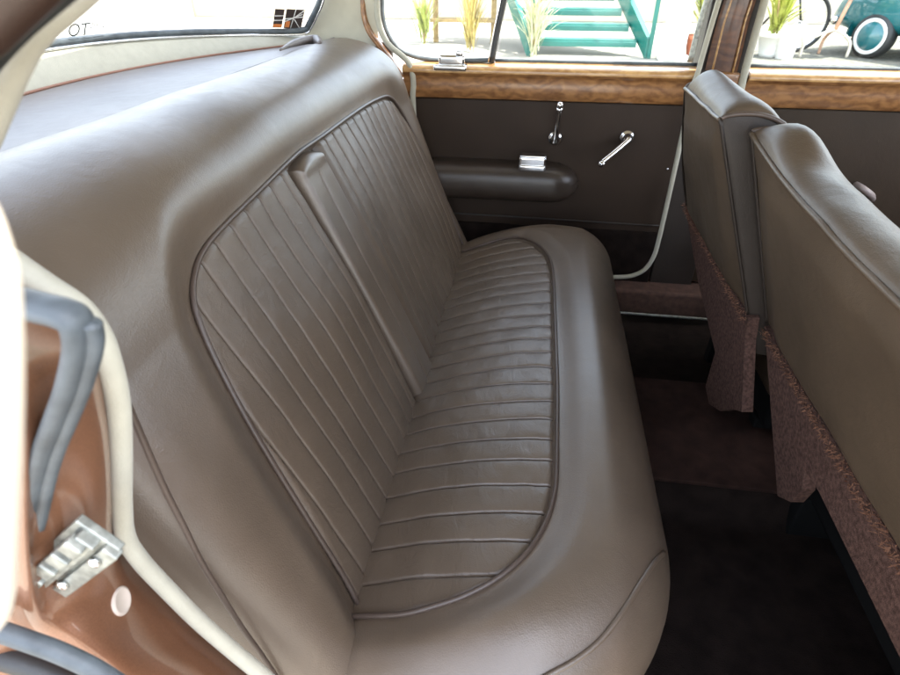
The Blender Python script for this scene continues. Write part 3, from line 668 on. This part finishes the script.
ndoor = obj('closed_door', bx((1.03, .22, .62), (1.10, .09, .66), .03), M_paint, body)
obj('door_card', bx((1.03, .272, .60), (1.06, .014, .58), .004), M_door, ndoor)
obj('pillar_post', bx((.455, .235, .84), (.10, .085, 1.16), .012), M_paint, body)
du = np.array([.50, -.866, 0]); dn = np.array([.866, .50, 0]); dh = np.array([.50, .185, 0]); DA = [dn, du, np.array([0, 0, 1.])]
odoor = obj('open_door', bx(dh+du*.45+np.array([0, 0, .70]), (.085, .90, .72), .03, DA), M_paint, body)
obj('door_card', bx(dh+du*.45-dn*.048+np.array([0, 0, .68]), (.014, .86, .60), .004, DA), M_door, odoor)
dz_ = np.array([0, 0, 1.])
obj('window_frame', join(*[tube([dh+du*a+dz_*z0, dh+du*b+dz_*z1], .018, 8) for a, z0, b, z1 in ((.03, 1.05, .05, 1.40), (.05, 1.40, .68, 1.40), (.68, 1.40, .88, 1.05))]), M_cream, odoor)

# floor
G = np.array([[(x, y, .22+.075*S((.205-abs(y-1.03))/.045)+.003*float(vnoise(x, y, .1, 91))) for y in np.linspace(.26, 1.70, 110)] for x in np.linspace(-.5, 1.6, 60)])
floor = tag(obj('floor', grid(G), M_carpet), kind='structure')
hump = thing('tunnel_mat', (.5, 1.03, .295), 'dark brown carpet mat over the raised transmission tunnel between the footwells', 'mat')
obj('mat', bx((.62, 1.03, .302), (1.5, .345, .010), .004), M_hump, hump)
obj('mat_edge', tube([(x, .862, .300) for x in np.linspace(-.1, 1.3, 20)], .004, 6), P('mat_binding', (.06, .05, .05), .6), hump)

# ------------------------------------------------------------------ pale upright edge beside the lens
pe = [AY(a, b, .075) for a, b in [(-260, 130), (-160, 160), (-102, 200), (-70, 250), (-51, 320), (-38, 450), (-30, 600), (-24, 720)]]
pe = [np.array([-.40, .16, 1.20])]+pe+[np.array([pe[-1][0]-.003, .075, .5]), np.array([pe[-1][0]-.003, .075, .0])]
post = obj('edge_strip', tube(spline(pe, 90), .0115, 16), P('pale_edge_paint', (.80, .72, .60), .5, var=.05), None)
tag(post, 'pale cream upright strip, blurred, closest to the lens at the far left edge', 'trim strip')

# ------------------------------------------------------------------ outside
g = 60
tag(obj('ground', bx((4, 8, -.05), (120, 120, .1)), M_ground, smooth=False), kind='structure')
M_wall = P('pale_render_wall', (.52, .46, .36), .85, var=.15, vscale=1.5, bump=.3, bscale=25)
wallw = obj('boundary_wall', bx((0, 15.5, 1.6), (40, .25, 3.2), .02), M_wall); tag(wallw, 'long pale cream wall closing the yard behind the green staircase', 'wall')
wall2 = obj('boundary_wall', bx((-9.0, 3, 1.4), (.25, 24.6, 2.8), .02), M_white); tag(wall2, 'bright white wall seen only through the rear window', 'wall')
# teal steel staircase
stc = thing('staircase', (.6, 9.7, 0), 'open teal painted steel staircase rising in the yard outside the rear door window', 'staircase')
sx0, sx1 = -.28, 1.36
for k in range(9):
    z = .20+.185*k; y = 9.65+.25*k; dx_ = -.11*k
    tr = bx(((sx0+sx1)/2+dx_, y+.10, z), (sx1-sx0, .27, .045), .008); nose = bx(((sx0+sx1)/2+dx_, y-.045, z-.040), (sx1-sx0, .03, .075), .006)
    obj('tread', join(tr, nose), M_teal, stc)
for x in (sx0-.03, sx1+.05):
    a = np.array([x+.10, 9.45, .0]); b = np.array([x-.99, 11.9, 1.86]); dd = (b-a)
    w = np.array([0, 0, .26]); P4 = [a, b, b+w, a+w]
    obj('stringer', slab([q+np.array([-.03, 0, 0]) for q in P4], (.07, 0, 0)), M_teal, stc, smooth=False)
    obj('post', bx((x+.13, 9.45, .75), (.06, .06, 1.5), .008), M_teal, stc)
    obj('handrail', tube([a+np.array([.03, 0, 1.45]), b+np.array([0, 0, 1.1])], .03, 10), M_teal, stc)
    obj('brace', tube([a+np.array([.03, .05, .9]), a+dd*.28+np.array([0, 0, .25])], .022, 8), M_teal, stc)
def white_post(px, label):
    p = AZ(px, 64, 0); o = obj('garden_post', join(bx(p+np.array([0, .4, .75]), (.30, .22, 1.5), .02), bx(p+np.array([0, .4, .04]), (.40, .32, .08), .02), bx(p+np.array([0, .4, 1.52]), (.36, .28, .05), .02)), M_white)
    return tag(o, label, 'post')
white_post(676, 'square white post beside the foot of the teal staircase')
# plants
M_leafy = P('yellow_green_leaf', (.35, .38, .07), .5, var=.35, vscale=8)
M_leafp = P('pale_leaf', (.50, .50, .32), .5, var=.3, vscale=8)
M_terra = P('terracotta', (.42, .13, .06), .7, var=.15, vscale=12)
M_stem = P('dry_stem', (.36, .25, .11), .8, var=.3, vscale=10)
def plant(px, py, label, h, n, mat, pot=True, spread=.45, potmat=None, sp_w=.03):
    p = AZ(px, py, 0); root = thing('potted_plant' if pot else 'garden_plant', p, label, 'plant', None); ph = .32
    if pot: obj('pot', lathe(p, (0, 0, 1), [(.13, 0), (.15, .05), (.20, ph-.05), (.215, ph-.05), (.215, ph), (.19, ph), (.18, ph-.04), (.0001, ph-.05)], 24), potmat or M_terra, root)
    V = []; Fc = []; r = np.random.RandomState(int(px))
    for i in range(n):
        a = r.uniform(0, 2*math.pi); L = h*r.uniform(.55, 1.1); ob = np.array([math.cos(a), math.sin(a), 0]); sd = np.array([-math.sin(a), math.cos(a), 0])
        b0 = p+np.array([r.normal(0, .04), r.normal(0, .04), (ph-.06 if pot else 0)+r.uniform(0, h*.45)]); s = spread*r.uniform(.4, 1.2); k0 = len(V)
        for t in np.linspace(0, 1, 7):
            c = b0+ob*s*t+np.array([0, 0, L*(t-.55*t*t*s/.5)]); w = sp_w*(1-t)**.6*(.5+min(1, t*4)*.5)
            V += [c-sd*w, c+sd*w]
        for j in range(6): Fc.append((k0+2*j, k0+2*j+1, k0+2*j+3, k0+2*j+2))
    obj('leaves', (V, Fc), mat, root)
    obj('stem', join(*[tube(spline([p+np.array([0, 0, .02]), p+np.array([r.normal(0, .03), r.normal(0, .03), h*.4]), p+np.array([r.normal(0, .1), r.normal(0, .1), h*.9])], 8), .012, 6) for _ in range(3)]), M_stem, root)
    return root
plant(696, 60, 'strappy yellow green plant in terracotta pot between white post and walnut pillar', 1.0, 70, M_leafy)
plant(768, 57, 'yellow green strappy plant standing beside the bicycle wheel', 1.0, 70, M_leafy, spread=.5, potmat=M_white)
plant(533, 57, 'pale bleached feathery plant growing in front of the left end of the teal staircase', 1.1, 110, M_leafp, pot=False, spread=.5, sp_w=.014)
plant(470, 52, 'dry straw coloured plant seen through the quarter window left of the divider', 1.0, 90, P('straw_leaf', (.45, .36, .12), .6, var=.3, vscale=8), pot=False, spread=.35, sp_w=.014)
plant(425, 45, 'small green and yellow plant seen through the quarter window, leftmost', .8, 60, P('mixed_leaf', (.30, .34, .08), .6, var=.4, vscale=8), pot=False, spread=.3, sp_w=.016)
# timber rack behind the quarter window
rk = thing('timber_rack', AZ(462, 45, 0), 'weathered timber rack standing outside behind the quarter window', 'rack'); rp = np.array(rk.location)
for dx_ in (-.5, .5): obj('upright', bx(rp+np.array([dx_, .3, .8]), (.08, .08, 1.6), .006), M_stem, rk)
for z in (.35, .75, 1.15, 1.5): obj('board', bx(rp+np.array([0, .3, z]), (1.15, .35, .05), .006), M_stem, rk)
# bicycle
bc = AZ(803, 57, 0)+np.array([0, .5, 0]); bike = thing('bicycle', bc, 'black bicycle with thin tyres leaning in the yard left of the teal car', 'bicycle')
def wheel(c):
    a = np.linspace(0, 2*math.pi, 48, endpoint=False); ring = np.array([c+np.array([.39*math.cos(t), .02*math.cos(t), .39*math.sin(t)]) for t in a])
    w = obj('wheel', tube(ring, .030, 8, closed=True), M_black, bike)
    obj('rim', tube(c+(ring-c)*.92, .009, 6, closed=True), M_chrome, w)
    obj('spokes', join(*[tube([c, c+(ring[i]-c)*.92], .0035, 4) for i in range(0, 48, 3)]), M_chrome, w)
wheel(bc+np.array([0, 0, .42])); wheel(bc+np.array([-1.02, 0, .42]))
h0 = bc+np.array([0, 0, .42]); h1 = bc+np.array([-1.02, 0, .42]); bb = bc+np.array([-.60, 0, .30]); stp = bc+np.array([-.72, 0, .85]); hd = bc+np.array([-.16, 0, .88])
obj('frame', join(*[tube([a, b], .016, 8) for a, b in ((bb, stp), (stp, hd), (bb, hd), (h1, bb), (h1, stp), (h0, hd))]), M_black, bike)
obj('saddle', bx(stp+np.array([0, 0, .08]), (.26, .13, .05), .02), M_black, bike)
obj('handlebar', tube(spline([hd+np.array([.0, -.28, .18]), hd+np.array([.04, -.1, .2]), hd+np.array([.04, .1, .2]), hd+np.array([0, .28, .18])], 12), .013, 8), M_chrome, bike)
# engine on a three legged stand
tp_ = AZ(826, 57, 0); trs = thing('engine_stand', tp_, 'pale three legged tubular stand carrying a grey machine in front of the teal car', 'stand')
M_rust = P('faded_red_tube', (.62, .36, .24), .6, var=.35, vscale=9)
hub = tp_+np.array([0, 0, .36])
obj('post', tube([hub, hub+np.array([.10, 0, .52])], .028, 10), M_rust, trs)
for dx_, dy_ in ((-.42, -.12), (.26, -.05), (0, .30)): obj('leg', tube(spline([hub, hub+np.array([dx_*.5, dy_*.5, -.06]), hub+np.array([dx_*.95, dy_*.95, -.17]), hub+np.array([dx_, dy_, -.36])], 14), .022, 8), P('pale_tube', (.70, .62, .50), .5, var=.2, vscale=8) if dx_ else M_rust, trs)
mt = hub+np.array([.10, 0, .74])
obj('machine', join(bx(mt, (.55, .40, .40), .04), bx(mt+np.array([-.02, 0, .26]), (.36, .3, .18), .04), bx(mt+np.array([.25, -.02, -.16]), (.10, .16, .36), .02)), P('grey_alloy', (.30, .31, .30), .5, metal=.3, var=.3, vscale=10), trs)
for dx_ in (-.18, 0, .18): obj('cover', lathe(mt+np.array([dx_, -.20, .02]), (0, -1, 0), [(.075, 0), (.075, .03), (.05, .05), (.0001, .05)], 16), M_black, trs)
# white bucket by the plant
sl = AZ(783, 59, 0); bk = thing('bucket', sl, 'small white bucket with wire handle below the plant beside the bicycle wheel', 'bucket')
obj('pail', lathe(sl, (0, 0, 1), [(.11, 0), (.115, .01), (.155, .33), (.165, .335), (.165, .35), (.150, .35), (.105, .02), (.0001, .015)], 28), M_white, bk)
obj('handle', tube(spline([sl+np.array([-.165, 0, .33]), sl+np.array([-.12, -.05, .45]), sl+np.array([0, -.08, .50]), sl+np.array([.12, -.05, .45]), sl+np.array([.165, 0, .33])], 20), .007, 6), M_chrome, bk)
# teal vintage car, nose turned towards us
wc_ = AZ(864, 58, 0); car = thing('parked_car', wc_+np.array([.9, .8, 0]), 'teal vintage car with whitewall tyres parked across the yard at the right', 'car')
th_ = math.radians(-56); ca, sa_ = math.cos(th_), math.sin(th_); ex = np.array([ca, sa_, 0]); ey = np.array([-sa_, ca, 0]); ez = np.array([0, 0, 1.])
O = wc_-ex*.75-ey*.12+ez*0   # car local origin: x along, nose at 0; y across from the near side
def CL(x, y, z): return O+ex*x+ey*y+ez*z
st_ = [(0, .40, .62, .62), (.10, .34, .80, .70), (.35, .30, .92, .78), (.8, .28, .98, .82), (1.3, .28, 1.04, .82), (2.2, .28, 1.02, .82), (3.2, .30, .98, .80), (3.8, .34, .86, .74), (4.15, .42, .66, .62)]
G = []
for x, z0, z1, hw in st_:
    ring = []
    for a in np.linspace(0, 2*math.pi, 28, endpoint=False):
        c_, s_ = math.cos(a), math.sin(a); ring.append(CL(x, .85+hw*np.sign(c_)*abs(c_)**.45, (z0+z1)/2+(z1-z0)/2*np.sign(s_)*abs(s_)**.55))
    G.append(ring)
V, Fc = grid(np.array(G), close_v=True); Fc += [tuple(range(28)), tuple(8*28+i for i in range(28))]
obj('body', (V, Fc), M_tealcar, car)
G = []
for x, z1, hw in [(1.25, 1.0, .70), (1.7, 1.38, .60), (2.1, 1.46, .58), (2.7, 1.44, .58), (3.2, 1.25, .60), (3.6, .98, .66)]:
    G.append([CL(x, .85+hw*np.sign(c_)*abs(c_)**.5, .95+(z1-.95)*max(0, s_)**.5) for c_, s_ in [(math.cos(a), math.sin(a)) for a in np.linspace(0, math.pi, 20)]])
obj('cabin', grid(np.array(G)), M_tealcar, car)
obj('side_window', slab([CL(1.62, .235, 1.06), CL(3.25, .235, 1.06), CL(2.95, .262, 1.34), CL(1.85, .262, 1.34)], ey*.01), P('dark_glass', (.03, .04, .04), .08), car, smooth=False)
for x in (.78, 3.25):
    for y, sgn in ((.12, -1), (1.58, 1)):
        c = CL(x, y, .29); ax = ey*sgn
        w = obj('wheel', lathe(c-ax*.10, ax, [(.18, 0), (.26, .0), (.285, .03), (.29, .10), (.285, .17), (.265, .195), (.18, .20)], 36), M_black, car)
        obj('whitewall', lathe(c-ax*.10, ax, [(.232, .203), (.228, .206), (.192, .206), (.188, .203)], 36), M_white, w)
        obj('hubcap', lathe(c-ax*.10, ax, [(.187, .19), (.18, .205), (.12, .215), (.08, .235), (.0001, .245)], 30), M_tealcar, w)
    # fender bulge over each near wheel
    a = np.linspace(-.15, math.pi+.15, 24)
    arch = np.array([[CL(x+(.40-.05*k)*math.cos(t), .07+.10*k+.06*k*k, .30+(.40-.05*k)*math.sin(t)) for k in (2.2, 1, .3, 0, .12)] for t in a])
    obj('fender', grid(arch), M_tealcar, car)
obj('bumper', tube(spline([CL(.2, .0, .45), CL(-.08, .3, .45), CL(-.12, .85, .45), CL(-.08, 1.4, .45), CL(.2, 1.7, .45)], 24), .05, 10), M_chrome, car)
for y in (.35, 1.35): obj('headlight', lathe(CL(.06, y, .70), -ex, [(.11, -.1), (.12, 0), (.10, .03), (.05, .05), (.0001, .055)], 20), M_chrome, car)
# gravel strip under the car
gv = obj('gravel_path', bx(np.array([6.6, 10.9, .004]), (8.0, 3.6, .006)), P('gravel', (.13, .125, .10), .95, var=.5, vscale=14, bump=1, bscale=20), smooth=False); tag(gv, kind='structure')

# ------------------------------------------------------------------ light
w = bpy.data.worlds.new('World'); scene.world = w; w.use_nodes = True; nt = w.node_tree
sky = nt.nodes.new('ShaderNodeTexSky'); sky.sky_type = 'NISHITA'; sky.sun_disc = False
sd = Vector((.45, .02, .89)).normalized(); el = math.asin(sd.z); az = math.atan2(sd.x, sd.y)
sky.sun_elevation = el; sky.sun_rotation = az; sky.air_density = 1.0; sky.dust_density = 1.5
hs = nt.nodes.new('ShaderNodeHueSaturation'); hs.inputs['Saturation'].default_value = .48
nt.links.new(sky.outputs[0], hs.inputs['Color']); nt.links.new(hs.outputs[0], nt.nodes['Background'].inputs['Color']); nt.nodes['Background'].inputs['Strength'].default_value = .15
sun = bpy.data.lights.new('sun', 'SUN'); so = bpy.data.objects.new('sun', sun); COL.objects.link(so); sun.energy = 2.0; sun.angle = math.radians(.5); sun.color = (1, .95, .87)
so.rotation_euler = sd.to_track_quat('Z', 'Y').to_euler(); so.location = (2, -1, 8)
vs = scene.view_settings; vs.view_transform = 'Standard'; vs.look = 'None'; vs.exposure = 3.2; vs.gamma = 1
cy = scene.cycles; cy.max_bounces = 10; cy.diffuse_bounces = 6; cy.glossy_bounces = 4; cy.transparent_max_bounces = 12; cy.use_denoising = True; cy.sample_clamp_indirect = 8; cy.caustics_reflective = False; cy.caustics_refractive = False
